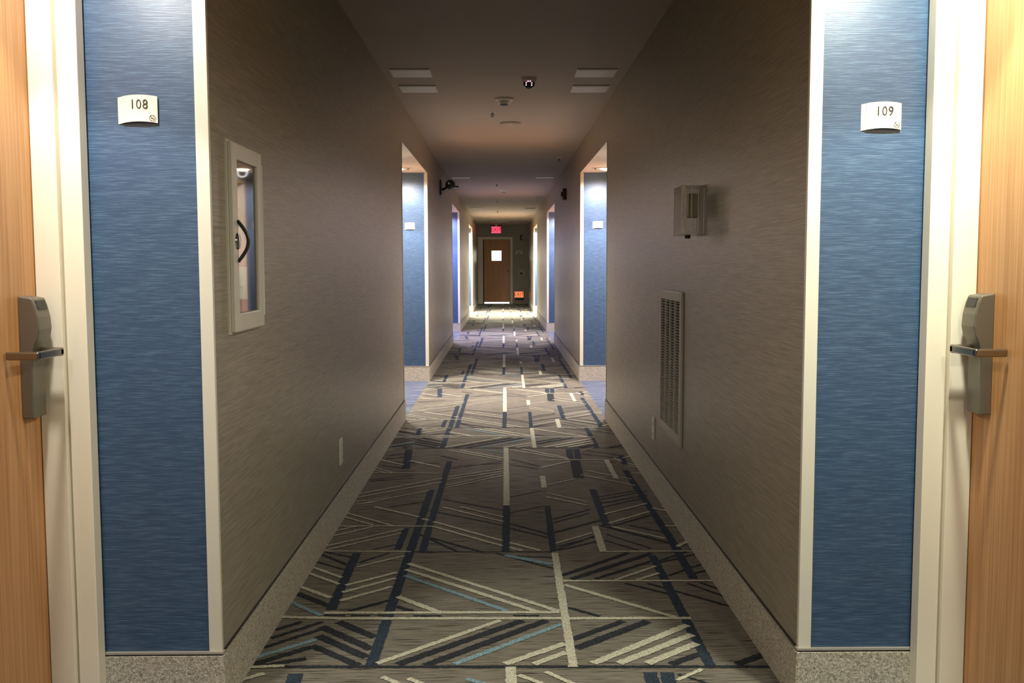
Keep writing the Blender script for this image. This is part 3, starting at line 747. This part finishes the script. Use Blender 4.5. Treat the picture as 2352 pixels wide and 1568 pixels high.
MB().lathe((.180, ly0-.05, 1.02), [(.006, .05), (.008, .02), (.024, .012), (.027, -.004), (.016, -.014)], axis=1, seg=20).build('knob', 'chrome', lf_o, smooth=True)
MB().box(DX0, DX1, YE-.03, YE+.14, 0, .012).build('threshold', 'rubber', dd)
st = MB()
st.box(-1.3, .95, YE+1.7, YE+1.8, 0, 2.7); st.box(-1.4, -1.3, YE+.14, YE+1.8, 0, 2.7); st.box(.95, 1.05, YE+.14, YE+1.8, 0, 2.7)
st.box(-1.4, 1.05, YE+.14, YE+1.8, -.05, .001); st.box(-1.4, 1.05, YE+.14, YE+1.8, 2.7, 2.75); st.box(-1.4, 1.05, YE+.14, YE+.16, ZC, 2.7)
struct(st.build('wall_stairwell', 'stairpaint'), 'bright white stairwell seen through the door window')
ld = bpy.data.lights.new('stair_light', 'AREA'); ld.shape = 'RECTANGLE'; ld.size = 1.6; ld.size_y = .8; ld.energy = 260; ld.color = (1, 1, .96)
so = bpy.data.objects.new('stair_light', ld); COL.objects.link(so); so.location = (-.2, YE+1.0, 2.66)

def exit_sign(xc, y, zc, W, H, pm, lm_, lab, base=False):
    r = thing('exit_sign', (xc, y, zc), lab, 'exit sign')
    MB().box(xc-W/2, xc+W/2, y-.035, y, zc-H/2, zc+H/2).build('housing', 'white', r, bevel=.004)
    MB().box(xc-W/2+.012, xc+W/2-.012, y-.039, y-.035, zc-H/2+.012, zc+H/2-.012).build('lit_panel', pm, r)
    text_part('EXIT', H*.82, (xc+.004, y-.0415, zc), 0, lm_, r, 'lettering', depth=.001, sx=.92)
    if base: MB().box(xc-W/2+.03, xc+W/2, y-.045, y, zc-H/2-.075, zc-H/2-.002).build('battery_box', 'black', r, bevel=.004)
    else: MB().box(xc-.04, xc+.04, y-.03, y-.005, zc+H/2, ZC).build('canopy', 'white', r)
exit_sign(-.185, YE-.12, 2.275, .310, .215, 'exitred', 'exitdk', 'glowing red EXIT sign hanging above the far door')
exit_sign(.515, YE, .29, .300, .200, 'exitorange', 'exitdk2', 'orange red EXIT sign near the floor right of the far door', True)

ss = thing('wall_strobe', (.610, YE, 1.97), 'dark alarm strobe with white lens high on the end wall', 'alarm')
MB().box(.555, .665, YE-.04, YE, 1.965, 2.125).build('housing', 'darkred', ss, bevel=.006)
MB().box(.622, .650, YE-.055, YE-.04, 1.985, 2.105).build('strobe_lens', 'labelw', ss, bevel=.004)
rs = thing('stair_sign', (.525, YE, 1.59), 'white arched sign plate right of the far door', 'sign')
mb = MB(); pts = []
for i in range(13):
    t = i/12; pts.append((.415+.22*t, 1.535+.12*math.sin(math.pi*t)**.45 if 0 < t < 1 else 1.535))
pts += [(.600, 1.535), (.590, 1.575), (.460, 1.575), (.450, 1.535)]
mb.prism(pts, 1, YE-.012, YE); mb.build('arched_plate', 'sign', rs)
MB().box(.470, .580, YE-.014, YE-.012, 1.592, 1.632).build('print', 'inkfaint', rs)
ps = thing('wall_panel', (.605, YE, .95), 'dim wall plate with small dark box right of the far door', 'wall plate')
MB().box(.520, .690, YE-.010, YE, .865, 1.055).build('plate', 'grille', ps, bevel=.004)
MB().box(.548, .628, YE-.035, YE-.010, .905, .975).build('box', 'darkred', ps, bevel=.004)
